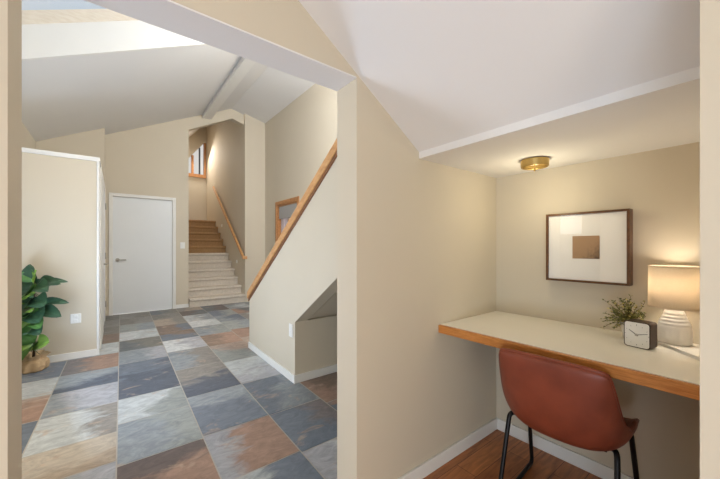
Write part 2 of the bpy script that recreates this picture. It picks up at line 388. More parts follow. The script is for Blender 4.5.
colm(.86, 1.27, [(1.24, 1.64, 'lav', 'white', 1, 0, .0), (1.64, 2.14, 'blue', 'plum', 1, .6, -.1), (2.14, 2.775, 'bgrey', 'blue', -1, .5, .0),
    (2.775, 3.40, 'light', 'lav', 0, -1, .0), (3.40, 4.05, 'green', 'pink', .6, 1.2, .0), (4.05, 4.6, 'brown', 'rust', 1, 0, .0),
    (4.6, 5.15, 'bgrey', 'green', 1, 0, .0), (5.15, 5.6, 'white', 'light', 1, 0, .0), (5.6, 6.1, 'light', 'bgrey', 1, 0, .0), (6.1, 6.55, 'dbrown', 'dgrey', 1, 0, .0), (6.55, 6.96, 'gbrown', 'tan', 1, 0, .0)])
colm(1.27, 1.68, [(1.24, 1.64, 'light', 'lav', 0, 1, .0), (1.64, 2.05, 'blue', 'rust', 1, 1, -.05), (2.05, 2.55, 'rust', 'brown', 1, .4, .05), (2.55, 3.2, 'bgrey', 'blue', 1, 0, 0),
    (3.2, 3.73, 'lav', 'pink', 1, 0, 0), (3.73, 4.2, 'pink', 'rust', 1, 0, 0), (4.2, 4.7, 'rust', 'brown', 1, 0, 0), (4.7, 5.25, 'green', 'bgrey', 1, 0, 0),
    (5.25, 5.75, 'bgrey', 'blue', 1, 0, 0), (5.75, 6.25, 'blue', 'green', 1, 0, 0), (6.25, 6.96, 'dgrey', 'dbrown', 1, 0, 0)])
colm(-.82, -.41, [(1.24, 1.75, 'lav', 'light', 1, 0, 0), (1.75, 2.2, 'light', 'bgrey', 1, 0, 0), (2.2, 2.6, 'white', 'beige', 0, 1, 0), (2.6, 3.04, 'dgrey', 'blue', 1, 0, 0),
    (3.04, 3.52, 'rust', 'pink', -.5, 1, 0), (3.52, 3.94, 'white', 'light', 1, 0, 0), (3.94, 4.45, 'bgrey', 'blue', 1, 0, 0)])
colm(-.96, -.82, [(1.24, 1.9, 'lav', 'light', 1, 0, 0), (1.9, 2.6, 'blue', 'bgrey', 1, 0, 0), (2.6, 3.3, 'rust', 'pink', 1, 0, 0), (3.3, 3.94, 'light', 'white', 1, 0, 0), (3.94, 4.45, 'bgrey', 'blue', 1, 0, 0)])
colm(-.41, .015, [(4.45, 4.95, 'bgrey', 'light', 1, 0, 0), (4.95, 5.45, 'gbrown', 'brown', 1, 0, 0), (5.45, 5.95, 'green', 'olive', 1, 0, 0), (5.95, 6.45, 'olive', 'gbrown', 1, 0, 0), (6.45, 6.96, 'gbrown', 'olive', 1, 0, 0)])
cols4 = ['bgrey', 'light', 'blue', 'gbrown', 'olive', 'white', 'dgrey', 'green', 'rust']
for x0 in (1.68, 2.09, 2.50):
    y = 1.24; k = 0
    while y < 6.9:
        y1 = min(y + .5, 6.96); T.append((x0, min(x0 + .41, 2.71), y, y1, random.choice(cols4), random.choice(cols4), 1, 0, 0)); y = y1
bm = B()
la = bm.loops.layers.float_color.new('tile_a'); lb = bm.loops.layers.float_color.new('tile_b'); lo = bm.loops.layers.float_color.new('tile_off'); ls = bm.loops.layers.float_color.new('tile_split')
G = .0035
for (x0, x1, y0, y1, ca, cb, dx, dy, bias) in T:
    jit = lambda: random.uniform(-.0015, .0015)
    vv = [bm.verts.new((x, y, 0)) for x, y in ((x0 + G, y0 + G), (x1 - G, y0 + G), (x1 - G, y1 - G), (x0 + G, y1 - G))]
    for q in vv: q.co.x += .022 * (q.co.y - 1.66)
    f = bm.faces.new(vv); off = (random.uniform(0, 40), random.uniform(0, 40), random.uniform(0, 9), 1)
    f.material_index = 0
    jv = random.uniform(.92, 1.08)
    for lp, (sx_, sy_) in zip(f.loops, ((-1, -1), (1, -1), (1, 1), (-1, 1))):
        lp[la] = tuple(c * jv for c in s2l(PAL[ca])) + (1,); lp[lb] = tuple(c * jv for c in s2l(PAL[cb])) + (1,); lp[lo] = off
        s = .47 + bias + .26 * (sx_ * dx + sy_ * dy); lp[ls] = (s, s, s, 1)
    # sides down into the grout
n0 = len(bm.faces)
g0 = box(bm, -.9, 2.72, 1.165, 6.96, -.12, -.0016)
for f in list(bm.faces)[n0:]: f.material_index = 1
tag(obj('floor_hall', bm, [M['slate'], M['grout']], None, fix=False), 'multicolour slate tile floor of the entry hall', 'floor', None, 'structure')

# ---- entry hall walls and ceilings
bm = B(); box(bm, HX0 - .1, HX0, YA2, 6.55, -.12, 3.1)
struct('wall_hall_left', bm, M['wall'], 'tan hall wall above the plant and closet', 'wall')
bm = B(); box(bm, HX0, -.07, 6.55, 6.65, -.12, 3.4); box(bm, -.17, -.07, 6.65, 6.95, -.12, 3.4)
struct('wall_hall_closet', bm, M['wall'], 'short tan wall rising behind the closet', 'wall')
bm = B()
box(bm, -.17, 0.03, 6.95, 7.07, -.12, 4.2); box(bm, .93, 1.2, 6.95, 7.07, -.12, 4.2); box(bm, .03, .93, 6.95, 7.07, 2.05, 4.2)
struct('wall_hall_far', bm, M['wall'], 'tan wall around the white flush door', 'wall')
bm = B()
prism(bm, [(1.2, 6.95, 3.45), (2.02, 6.95, 3.87), (2.26, 6.95, 3.80), (2.26, 6.95, 4.6), (1.2, 6.95, 4.6)], (0, .14, 0))
struct('wall_stair_header', bm, M['wall'], 'gabled tan header above the carpeted stairs', 'wall')
bm = B(); box(bm, 2.26, HX1 + .1, 6.87, 6.97, -.12, 4.6)
box(bm, 2.26, 2.36, 6.97, 10.3, -.12, 5.4)
struct('wall_stair_right', bm, M['wall'], 'tan wall carrying the handrail beside the carpeted stairs', 'wall')
bm = B(); box(bm, 1.10, 1.20, 7.07, 10.3, -.12, 5.4)
struct('wall_stair_left', bm, M['wall'], 'tan wall enclosing the carpeted stairs', 'wall')
# far landing wall with its sloped window opening
WX0, WX1, WS = 1.50, 2.235, 3.2
def zwin(x): return 3.82 + 1.25 * (x - 1.85)
bm = B()
box(bm, 1.1, 2.36, 10.3, 10.42, 1.8, WS); box(bm, 1.1, WX0, 10.3, 10.42, WS, 5.4); box(bm, WX1, 2.36, 10.3, 10.42, WS, 5.4)
prism(bm, [(WX0, 10.3, zwin(WX0)), (WX1, 10.3, zwin(WX1)), (WX1, 10.3, 5.4), (WX0, 10.3, 5.4)], (0, .12, 0))
struct('wall_landing', bm, M['wall'], 'tan wall at the top of the carpeted stairs', 'wall')
bm = B(); prism(bm, [(1.1, 7.0, 3.50), (2.36, 7.0, 5.0), (2.36, 7.0, 5.1), (1.1, 7.0, 3.6)], (0, 3.4, 0))
struct('ceiling_stair', bm, M['ceil'], 'white sloped ceiling above the carpeted stairs', 'ceiling')
# right hall wall with window opening
bm = B(); W2Y0, W2Y1, W2Z0, W2Z1 = 5.31, 6.21, .75, 2.02
box(bm, HX1, HX1 + .12, YA2, W2Y0, -.12, 4.3); box(bm, HX1, HX1 + .12, W2Y1, 6.87, -.12, 4.3)
box(bm, HX1, HX1 + .12, W2Y0, W2Y1, -.12, W2Z0); box(bm, HX1, HX1 + .12, W2Y0, W2Y1, W2Z1, 4.3)
struct('wall_hall_right', bm, M['wall'], 'tall tan wall behind the sloped half wall', 'wall')
# hall ceiling with skylight hole
SX0, SX1, SY0, SY1 = -.72, 1.05, 2.75, 4.03
bm = B()
def csl(x0, x1, y0, y1, th=.12):
    prism(bm, [(x0, y0, zhall(x0)), (x1, y0, zhall(x1)), (x1, y0, zhall(x1) + th), (x0, y0, zhall(x0) + th)], (0, y1 - y0, 0))
csl(HX0, SX0, YA2, 6.95); csl(SX1, 2.0, YA2, 6.95); csl(SX0, SX1, YA2, SY0); csl(SX0, SX1, SY1, 6.95); csl(2.0, HX1 + .1, YA2, 6.95)
struct('ceiling_hall', bm, M['ceil'], 'white vaulted ceiling of the entry hall', 'ceiling')
# skylight
sk = thing('window_1', 'wood-framed skylight in its white shaft over the entry hall', 'skylight', (.16, 3.4, zhall(.16)), kind='structure')
def ring(bm, z0, z1, t, inset=0):
    x0, x1, y0, y1 = SX0 + inset, SX1 - inset, SY0 + inset, SY1 - inset
    for (a, b, c, d) in ((x0 - t, x0, y0 - t, y1 + t), (x1, x1 + t, y0 - t, y1 + t), (x0, x1, y0 - t, y0), (x0, x1, y1, y1 + t)):
        prism(bm, [(a, c, zhall(a) + z0), (b, c, zhall(b) + z0), (b, c, zhall(b) + z1), (a, c, zhall(a) + z1)], (0, d - c, 0))
bm = B(); ring(bm, -.004, .30, .03, .004); obj('shaft', bm, M['white'], sk)
bm = B(); ring(bm, .30, .42, .05, .012); obj('frame', bm, wood('pale_pine', (226, 212, 192), (238, 228, 212), (3, 12, 12), 4, .5), sk)
bm = B(); prism(bm, [(SX0, SY0, zhall(SX0) + .43), (SX1, SY0, zhall(SX1) + .43), (SX1, SY0, zhall(SX1) + .44), (SX0, SY0, zhall(SX0) + .44)], (0, SY1 - SY0, 0)); obj('pane', bm, M['glass'], sk)
# ceiling beam
bm = B(); prism(bm, [(1.44, YA2, zhall(1.44) - .07), (1.60, YA2, zhall(1.60) - .135), (1.60, YA2, zhall(1.6) + .05), (1.44, YA2, zhall(1.44) + .05)], (0, 6.95 - YA2, 0))
struct('trim_1', bm, M['white'], 'white beam running under the vaulted hall ceiling', 'beam', bevel=.004)

# ---- closet
bm = B(); CZ = 2.095
prism(bm, [(HX0, 4.485, 0), (-.100, 4.485, 0), (-.075, 6.55, 0), (HX0, 6.55, 0)], (0, 0, CZ))
struct('wall_closet', bm, M['wall'], 'cream boxed-in closet behind the plant', 'wall')
bm = B(); prism(bm, [(HX0, 4.473, CZ), (-.089, 4.473, CZ), (-.063, 6.55, CZ), (HX0, 6.55, CZ)], (0, 0, .045))
struct('trim_2', bm, M['white'], 'white cap board along the top of the closet', 'trim', bevel=.004)
bm = B(); box(bm, -.116, -.093, 4.476, 4.51, .0, CZ)
struct('trim_3', bm, M['white'], 'white corner strip on the closet edge', 'trim', bevel=.003)
baseboard('baseboard_closet', [(HX0, -.116, 4.472, 4.485)], 'white baseboard along the closet front behind the plant')
# closet side door
d2 = thing('door_2', 'white door on the closet side seen edge-on', 'door', (-.085, 6.1, 0), kind='structure')
def sidex(y): return -.100 + .0125 * (y - 4.485)
def sidebox(bm, y0, y1, z0, z1, d0, d1):
    prism(bm, [(sidex(y0) + d0, y0, z0), (sidex(y0) + d1, y0, z0), (sidex(y1) + d1, y1, z0), (sidex(y1) + d0, y1, z0)], (0, 0, z1 - z0))
bm = B(); sidebox(bm, 5.66, 6.46, .01, 2.03, -.005, .006); obj('panel', bm, M['door'], d2)
bm = B(); sidebox(bm, 4.74, 5.66, 0, 2.09, 0, .014); sidebox(bm, 6.46, 6.52, 0, 2.09, 0, .014); sidebox(bm, 5.66, 6.46, 2.03, 2.09, 0, .014); obj('casing', bm, M['white'], d2, bevel=.002)
for z in (.22, .98, 1.76):
    bm = B(); tube(bm, [(sidex(6.46) + .02, 6.46, z), (sidex(6.46) + .02, 6.46, z + .1)], .009, 8); obj('hinge', bm, M['chrome'], d2, smooth=False)
bm = B(); y = 5.73; x = sidex(y)
tube(bm, smooth_path([(x, y, .93), (x + .055, y, .93), (x + .055, y + .11, .93)], 6, .02), .009, 8); tube(bm, [(x + .004, y, .93), (x + .012, y, .93)], .026, 14)
obj('handle', bm, M['chrome'], d2, smooth=False)

# ---- white flush door in the far wall
d1 = thing('door_1', 'white flush door with a lever handle beside the carpeted stairs', 'door', (.48, 6.95, 0), kind='structure')
bm = B(); box(bm, .035, .925, 6.965, 7.01, .008, 2.045); obj('panel', bm, M['door'], d1)
bm = B(); box(bm, -.02, .035, 6.93, 6.95, 0, 2.10); box(bm, .925, .98, 6.93, 6.95, 0, 2.10); box(bm, .035, .925, 6.93, 6.95, 2.045, 2.10)
obj('casing', bm, M['white'], d1, bevel=.003)
bm = B(); tube(bm, [(.10, 6.964, .945), (.10, 6.955, .945)], .03, 18); tube(bm, smooth_path([(.10, 6.96, .945), (.10, 6.90, .945), (.22, 6.90, .945)], 6, .02), .010, 10)
obj('handle', bm, M['chrome'], d1)
baseboard('baseboard_far', [(.98, 1.2, 6.937, 6.95)], 'white baseboard between the flush door and the stairs')

# ---- carpeted stairs going up at the back
st = thing('staircase', 'beige carpeted stairs rising between tan walls beside the white door', 'staircase', (1.73, 6.9, 0))
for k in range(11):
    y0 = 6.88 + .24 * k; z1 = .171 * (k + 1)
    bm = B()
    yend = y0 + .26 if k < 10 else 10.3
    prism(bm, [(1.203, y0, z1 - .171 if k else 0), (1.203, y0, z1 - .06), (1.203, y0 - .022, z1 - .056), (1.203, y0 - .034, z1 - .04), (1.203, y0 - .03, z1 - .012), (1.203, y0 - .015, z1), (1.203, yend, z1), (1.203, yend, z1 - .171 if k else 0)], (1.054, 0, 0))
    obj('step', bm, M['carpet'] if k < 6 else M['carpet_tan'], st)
# handrail on the stair wall
hr = thing('handrail', 'sloping oak handrail on the wall of the carpeted stairs', 'handrail', (2.19, 8.0, 1.8))
def hrp(y): return Vector((2.185, y, .94 + .743 * (y - 6.73)))
bm = B(); a, b = hrp(6.74), hrp(9.22); n = Vector((0, -.743, 1)).normalized()
prism(bm, [a + Vector((-.022, 0, 0)) - n * .03, a + Vector((.022, 0, 0)) - n * .03, a + Vector((.022, 0, 0)) + n * .03, a + Vector((-.022, 0, 0)) + n * .03], b - a); obj('rail', bm, M['cap'], hr, bevel=.012)
bm = B(); box(bm, 2.163, 2.26, 6.72, 6.765, hrp(6.74).z - .03, hrp(6.74).z + .03); obj('return_end', bm, M['cap'], hr, bevel=.006)
for y in (7.25, 8.0, 9.0):
    p = hrp(y); bm = B(); tube(bm, smooth_path([(2.26, y, p.z - .09), (2.19, y, p.z - .09), (2.19, y, p.z - .03)], 5, .03), .011, 8); tube(bm, [(2.259, y, p.z - .09), (2.25, y, p.z - .09)], .03, 12)
    obj('bracket', bm, M['chrome'], hr)
# step lights
for y, z, lab in ((8.65, 1.72, 'small white step light on the stair wall, the upper one'), (7.41, .84, 'small white step light on the stair wall under the rail end')):
    bm = B(); tube(bm, [(2.259, y, z), (2.247, y, z)], .038, 20)
    tag(obj('step_light', bm, M['plastic']), lab, 'wall light', 'step lights along the stairs')
# window at the landing
w1 = thing('window_2', 'oak-framed sloping window high above the carpeted stairs', 'window', (1.9, 10.3, WS), kind='structure')
bm = B(); box(bm, WX0, WX1, 10.24, 10.40, WS, WS + .09); obj('sill', bm, M['oak'], w1)
bm = B(); box(bm, WX1 - .05, WX1, 10.27, 10.40, WS + .09, zwin(WX1 - .05)); obj('frame', bm, M['oak'], w1)
bm = B(); box(bm, 1.855, 1.905, 10.27, 10.40, WS + .09, zwin(1.855)); obj('frame', bm, M['oak'], w1)
bm = B(); box(bm, 2.06, 2.085, 10.29, 10.40, WS + .09, zwin(2.06)); obj('mullion', bm, M['metal_black'], w1)
bm = B(); box(bm, WX0, WX1 - .05, 10.35, 10.355, WS + .09, zwin(WX0)); prism(bm, [(WX0, 10.35, zwin(WX0)), (WX1 - .05, 10.35, zwin(WX0)), (WX1 - .05, 10.35, zwin(WX1 - .05))], (0, .005, 0)); obj('pane', bm, M['glass'], w1)

# ---- sloped half wall with the space under the stairs
HWX0, HWX1 = 1.25, 1.37
def zcap(y): return .64 + .653 * (3.73 - y)
def zund(y): return .524 + .646 * (2.51 - y)
bm = B(); prism(bm, [(HWX0, 3.73, 0), (HWX0, 3.73, zcap(3.73)), (HWX0, YA2, zcap(YA2)), (HWX0, YA2, zund(YA2)), (HWX0, 2.51, zund(2.51)), (HWX0, 2.51, 0)], (HWX1 - HWX0, 0, 0))
shear(bm, 2.51); box(bm, HWX1, HX1, 2.51, 2.58, 0, .524)
struct('wall_half', bm, M['wall'], 'sloped tan half wall of the side stairs with the low recess below', 'wall')
bm = B(); cy0, cy1 = YA2, 3.76
prism(bm, [(HWX0 - .02, cy1, zcap(cy1) - .055), (HWX0 - .02, cy1, zcap(cy1) + .025), (HWX0 - .02, cy0, zcap(cy0) + .025), (HWX0 - .02, cy0, zcap(cy0) - .055)], (HWX1 - HWX0 + .04, 0, 0))
shear(bm, 2.51)
struct('trim_4', bm, M['cap'], 'oak cap board on the sloped half wall', 'trim', bevel=.006)
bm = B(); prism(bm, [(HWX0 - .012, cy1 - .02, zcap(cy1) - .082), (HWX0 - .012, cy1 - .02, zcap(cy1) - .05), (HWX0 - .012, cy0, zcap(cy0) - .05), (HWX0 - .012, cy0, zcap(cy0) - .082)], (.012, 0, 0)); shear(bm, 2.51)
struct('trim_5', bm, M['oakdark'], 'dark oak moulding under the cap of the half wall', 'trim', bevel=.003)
bm = B(); box(bm, HWX0 - .013, HWX0, 2.497, 3.73, 0, .07); shear(bm, 2.51); box(bm, HWX0, HX1, 2.497, 2.51, 0, .07)
struct('baseboard_half', bm, M['white'], 'white baseboard around the half wall and its recess', 'baseboard', bevel=.003)
# side stairs behind the half wall (soffit shows in the recess)
bm = B(); pts = [(HWX1, 3.70, 0)]
for k in range(12):
    y0 = 3.70 - .205 * k; pts += [(HWX1, y0, .134 * (k + 1)), (HWX1, y0 - .205, .134 * (k + 1))]
yl = pts[-1][1]; pts += [(HWX1, yl, zund(yl) + .02), (HWX1, 2.60, zund(2.60) + .02), (HWX1, 2.60, 0)]
prism(bm, [(p[0] + .03,) + tuple(p[1:]) for p in pts], (HX1 - HWX1 - .03, 0, 0))
struct('ceiling_recess', bm, M['wall'], 'sloped underside of the side stairs over the recess', 'stairs')
# window with blind behind the half wall
w2 = thing('window_3', 'oak-cased window with a grey blind seen over the half wall', 'window', (HX1, 5.76, W2Z0), kind='structure')
bm = B()
for (y0, y1, z0, z1) in ((W2Y0 - .07, W2Y0, W2Z0 - .07, W2Z1 + .07), (W2Y1, W2Y1 + .07, W2Z0 - .07, W2Z1 + .07), (W2Y0, W2Y1, W2Z1, W2Z1 + .07), (W2Y0, W2Y1, W2Z0 - .07, W2Z0)):
    box(bm, HX1 - .02, HX1 + .0, y0, y1, z0, z1)
obj('casing', bm, M['oak'], w2, bevel=.003)
bm = B(); box(bm, HX1, HX1 + .09, W2Y1 - .03, W2Y1, W2Z0, W2Z1); box(bm, HX1, HX1 + .09, W2Y0, W2Y0 + .03, W2Z0, W2Z1); box(bm, HX1, HX1 + .09, W2Y0 + .03, W2Y1 - .03, W2Z1 - .03, W2Z1); obj('jamb', bm, M['oak'], w2)
bm = B(); box(bm, HX1 + .01, HX1 + .05, W2Y0 + .04, W2Y1 - .06, W2Z1 - .28, W2Z1 - .04); obj('blind', bm, M['shade_valance'], w2)
bm = B(); box(bm, HX1 + .04, HX1 + .08, 5.98, 6.12, W2Z0, W2Z1 - .1); box(bm, HX1 + .04, HX1 + .08, 5.86, 5.90, W2Z0, W2Z1 - .1); obj('sash', bm, M['sash'], w2)
bm = B()
for k in range(10): box(bm, HX1 + .055, HX1 + .065, 5.36, 5.84, W2Z0 + .08 + k * .1, W2Z0 + .165 + k * .1)
obj('slats', bm, M['oak'], w2)
bm = B(); box(bm, HX1 + .095, HX1 + .10, W2Y0, W2Y1, W2Z0, W2Z1); obj('pane', bm, M['glass'], w2)

# ================================================================== THINGS
# outlets and switches
def plate(name, label, cat, c, axis, wd=.072, ht=.116, kind='outlet'):
    x, y, z = c; t = thing(name, label, cat, (x, y, z))
    bm = B()
    if axis == 'y': box(bm, x - wd / 2, x + wd / 2, y - .007, y - .0004, z - ht / 2, z + ht / 2)
    else: box(bm, x - .007, x - .0004, y - wd / 2, y + wd / 2, z - ht / 2, z + ht / 2)
    obj('cover_plate', bm, M['plastic'], t, bevel=.003)
    if kind == 'outlet':
        for dz in (-.024, .024):
            bm = B()
            if axis == 'y': box(bm, x - .017, x + .017, y - .010, y - .006, z + dz - .014, z + dz + .014)
            else: box(bm, x - .010, x - .006, y - .017, y + .017, z + dz - .014, z + dz + .014)
            obj('socket', bm, M['plastic'], t, bevel=.004)
    else:
        bm = B()
        if axis == 'y': box(bm, x - .012, x + .012, y - .014, y - .006, z - .03, z + .03)
        else: box(bm, x - .014, x - .006, y - .012, y + .012, z - .03, z + .03)
        obj('rocker', bm, M['plastic'], t, bevel=.003)
    return t
plate('wall_outlet', 'white outlet low on the closet front beside the plant', 'outlet', (-.285, 4.485, .42), 'y', .085, .1)
plate('light_switch', 'white light switch between the flush door and the stairs', 'light switch', (1.095, 6.95, 1.2), 'y', .08, .12, 'switch')
plate('wall_outlet', 'narrow white outlet on the half wall near the recess corner', 'outlet', (HWX0, 2.58, .44), 'x', .07, .115)

# ---- built-in desk
DX = 1.385; DZ = .757
dk = thing('desk', 'built-in cream desk top with an oak front edge in the nook', 'desk', (1.68, .57, DZ - .042))
bm = B(); box(bm, DX + .012, XB - .001, .080, YA - .001, DZ - .03, DZ); obj('desktop', bm, M['laminate'], dk)
bm = B(); box(bm, DX - .006, DX + .012, .080, YA - .001, DZ - .044, DZ - .002); obj('front_edge', bm, M['deskedge'], dk, bevel=.003)
bm = B(); box(bm, XB - .03, XB - .001, .080, YA - .001, DZ - .075, DZ - .03); obj('support_cleat', bm, M['wall'], dk)

# ---- chair
def chair(loc, rz):
    t = thing('desk_chair', 'rust brown leather bucket chair with black metal legs at the desk', 'chair', loc, rz)
    prof = [(-.272, .742), (-.274, .71), (-.270, .65), (-.262, .58), (-.250, .51), (-.226, .445), (-.170, .398), (-.08, .380), (.03, .380), (.13, .400), (.19, .41)]
    half = [.184, .192, .199, .205, .211, .217, .220, .219, .215, .208, .195]
    fwd = [.02, .03, .05, .075, .10, .14, .14, .08, .02, .0, -.02]      # how far the edges curl forward
    lift = [-.014, -.006, .0, .006, .02, .05, .10, .115, .09, .05, .02]      # how far the edges curl up
    NU = 14; bm = B(); rows = []
    for (px, pz), h, fw, li in zip(prof, half, fwd, lift):
        row = []
        for i in range(NU + 1):
            s = -1 + 2 * i / NU; c = abs(s) ** 2.4
            row.append(bm.verts.new((px + fw * c, h * math.sin(s * math.pi / 2 * .92) / math.sin(math.pi / 2 * .92), pz + li * abs(s) ** 3)))
        rows.append(row)
    for a, b in zip(rows, rows[1:]):
        for i in range(NU): bm.faces.new((a[i], a[i + 1], b[i + 1], b[i]))
    edge = [v.co.copy() for v in rows[0]] + [r[-1].co.copy() for r in rows[1:]] + [v.co.copy() for v in rows[-1][::-1][1:]] + [r[0].co.copy() for r in rows[::-1][1:-1]]
    s = obj('seat_shell', bm, M['leather'], t, smooth=True, local=True, solid=.022, sub=2)
    bm = B(); edge.append(edge[0]); tube(bm, edge, .0075, 8, caps=False); obj('piping', bm, M['leather'], s, smooth=True, local=True)
    for sg in (1, -1):
        bm = B()
        t0, t1, f0, f1 = (.212, .214, .224, .238) if sg > 0 else (.184, .190, .204, .208)
        tube(bm, smooth_path([(.0, sg * .13, .364), (-.105, sg * t0, .405), (-.205, sg * f0, .0105), (.222, sg * f1, .0105), (.110, sg * t1, .405), (.02, sg * .13, .364)], 8, .03), .0098, 12)
        obj('leg_frame', bm, M['metal_black'], t, smooth=True, local=True)
    for x in (-.04, .06):
        bm = B(); tube(bm, [(x, -.14, .363), (x, .14, .363)], .008, 8); obj('cross_bar', bm, M['metal_black'], t, smooth=True, local=True)
    return t
chair((1.585, .540, 0), R(3.2))

# ---- framed picture
PX = XB; py0, py1, pz0, pz1 = .403, .767, .987, 1.350
pc = thing('framed_picture', 'walnut framed sepia print in a wide white mat above the desk', 'picture', (PX, .6, pz0))
fw = .011; fx = PX - .060
bm = B(); box(bm, fx, PX - .001, py0, py0 + fw, pz0, pz1); box(bm, fx, PX - .001, py1 - fw, py1, pz0, pz1); box(bm, fx, PX - .001, py0 + fw, py1 - fw, pz0, pz0 + fw); box(bm, fx, PX - .001, py0 + fw, py1 - fw, pz1 - fw, pz1)
obj('frame', bm, M['frame'], pc)
bm = B(); box(bm, fx + .012, fx + .016, py0 + fw, py1 - fw, pz0 + fw, pz1 - fw); obj('mat_board', bm, M['mat'], pc)
bm = B(); box(bm, fx + .010, fx + .0118, .522, .6405, 1.110, 1.227); obj('print', bm, M['print'], pc)
bm = B(); box(bm, fx + .004, fx + .006, py0 + fw, py1 - fw, pz0 + fw, pz1 - fw); obj('pane', bm, M['picglass'], pc)

# ---- ceiling light
cl = thing('ceiling_light', 'small round brass ceiling light over the desk', 'ceiling light', (1.71, .74, ZN - .001))
cx, cy = 1.71, .74
bm = B(); lathe(bm, [(.01, ZN - .001), (.064, ZN - .001), (.066, ZN - .006), (.064, ZN - .036), (.060, ZN - .040), (.055, ZN - .036), (.055, ZN - .012), (.01, ZN - .012)], cx, cy); obj('canopy', bm, M['brass'], cl, smooth=False, bevel=.0015)
bm = B(); lathe(bm, [(.001, ZN - .022), (.03, ZN - .022), (.054, ZN - .016), (.054, ZN - .013), (.001, ZN - .013)], cx, cy); obj('diffuser', bm, M['ceramic'], cl, smooth=True)
bm = B(); tube(bm, [(cx, cy, ZN - .02), (cx, cy, ZN - .05)], .004, 8); lathe(bm, [(.0005, ZN - .046), (.007, ZN - .05), (.007, ZN - .054), (.0005, ZN - .06)], cx, cy, 12); obj('finial', bm, M['brass'], cl, smooth=True)

nl = bpy.data.lights.new('nook_light', 'POINT'); nl.energy = 1.7; nl.color = (1, .88, .60); nl.shadow_soft_size = .03
no = bpy.data.objects.new('nook_light', nl); col.objects.link(no); no.location = (cx, cy, ZN - .20)

# ---- book under lamp
bk = thing('book', 'thin white book lying aslant under the table lamp', 'book', (1.82, .19, DZ))
A_, B_ = Vector((1.873, .327, DZ + .0005)), Vector((1.68, .1535, DZ + .0005)); nrm = Vector((.669, -.743, 0)) * .097
bm = B(); prism(bm, [A_, B_, B_ + nrm, A_ + nrm], (0, 0, .0015)); prism(bm, [p + Vector((0, 0, .0105)) for p in (A_, B_, B_ + nrm, A_ + nrm)], (0, 0, .0015)); obj('cover', bm, M['book'], bk)
i_ = (B_ - A_).normalized() * .004; j_ = nrm.normalized() * .004
bm = B(); prism(bm, [p + Vector((0, 0, .0015)) for p in (A_ + i_ + j_, B_ - i_ + j_, B_ - i_ + nrm - j_, A_ + i_ + nrm - j_)], (0, 0, .009)); obj('pages', bm, M['mat'], bk)

# ---- table lamp
LX, LY, LZ = 1.862, .247, DZ + .0125
lm = thing('table_lamp', 'white ribbed ceramic table lamp with a drum shade on the desk', 'lamp', (LX, LY, LZ))
prof = [(.001, 0), (.049, 0), (.053, .004), (.0545, .03), (.054, .062), (.051, .074), (.0495, .076), (.0505, .080), (.047, .088), (.0445, .090), (.0455, .094), (.0415, .102), (.039, .104), (.040, .108), (.036, .116), (.034, .118), (.035, .122), (.032, .130), (.029, .136), (.026, .152), (.001, .154)]
bm = B(); lathe(bm, [(r, LZ + z) for r, z in prof], LX, LY, 48); obj('base', bm, M['ceramic'], lm, smooth=True)
bm = B(); tube(bm, [(LX, LY, LZ + .15), (LX, LY, LZ + .215)], .008, 10); obj('socket', bm, M['brass'], lm, smooth=True)
bm = B(); lathe(bm, [(.0015, LZ + .21), (.014, LZ + .218), (.022, LZ + .242), (.018, LZ + .262), (.0015, LZ + .272)], LX, LY, 20)
bulb, t_, p_ = newmat('warm_bulb'); p_.inputs['Emission Color'].default_value = (1, .78, .54, 1); p_.inputs['Emission Strength'].default_value = 5
obj('bulb', bm, bulb, lm, smooth=True)
bm = B(); lathe(bm, [(.0825, LZ + .148), (.0815, LZ + .24), (.0805, LZ + .320)], LX, LY, 56); sh = obj('lamp_shade', bm, M['shade'], lm, smooth=True, solid=.0015)
for z, r in ((.149, .0825), (.319, .0805)):
    bm = B(); tube(bm, [(LX + r * math.cos(2 * math.pi * k / 48), LY + r * math.sin(2 * math.pi * k / 48), LZ + z) for k in range(49)], .0022, 6, caps=False); obj('rim', bm, M['shade'], sh, smooth=True)
pl = bpy.data.lights.new('lamp_glow', 'POINT'); pl.energy = 2.4; pl.color = (1, .90, .75); pl.shadow_soft_size = .045
po = bpy.data.objects.new('lamp_glow', pl); col.objects.link(po); po.location = (LX, LY, LZ + .25)

# ---- clock
CX, CY, CW, CH, CD = 1.698, .3355, .088, .107, .062
ck = thing('desk_clock', 'square desk clock with a white face in a dark wood case', 'clock', (CX, CY, DZ), R(-10))
y0, y1 = -CW / 2, CW / 2
bm = B(); rbox_yz(bm, .004, CD, y0, y1, .0006, CH, .012)
obj('case', bm, M['clockcase'], ck, local=True)
bm = B(); rbox_yz(bm, 0, .010, y0, y1, .0006, CH, .012); obj('bezel', bm, M['clockcase'], ck, local=True, bevel=.001)
bm = B(); rbox_yz(bm, -.0012, .004, y0 + .0035, y1 - .0035, .0041, CH - .0035, .010); obj('dial', bm, M['plastic'], ck, local=True)
zc = CH / 2
def hand(name, ang, L, wd):
    d = Vector((0, -math.sin(ang), math.cos(ang))); n = Vector((0, math.cos(ang), math.sin(ang))) * wd; c = Vector((-.0024, 0, zc))
    bm = B(); prism(bm, [c - d * .006 + n, c - d * .006 - n, c + d * L - n * .5, c + d * L + n * .5], (.0008, 0, 0)); obj(name, bm, M['ink'], ck, local=True)
hand('hour_hand', R(-55),   .031, .0017); hand('minute_hand', R(74), .037, .0014)
bm = B(); tube(bm, [(-.0012, 0, zc), (-.004, 0, zc)], .005, 16); obj('hub', bm, M['chrome'], ck, local=True)
bm = B()
for k in range(12):
    a = 2 * math.pi * k / 12; L = .006 if k % 3 == 0 else .003
    d = Vector((0, -math.sin(a), math.cos(a))); n = Vector((0, math.cos(a), math.sin(a))) * .0005; c = Vector((-.0017, 0, zc)) + d * .037
    prism(bm, [c + n, c - n, c - n + d * L, c + n + d * L], (.0006, 0, 0))
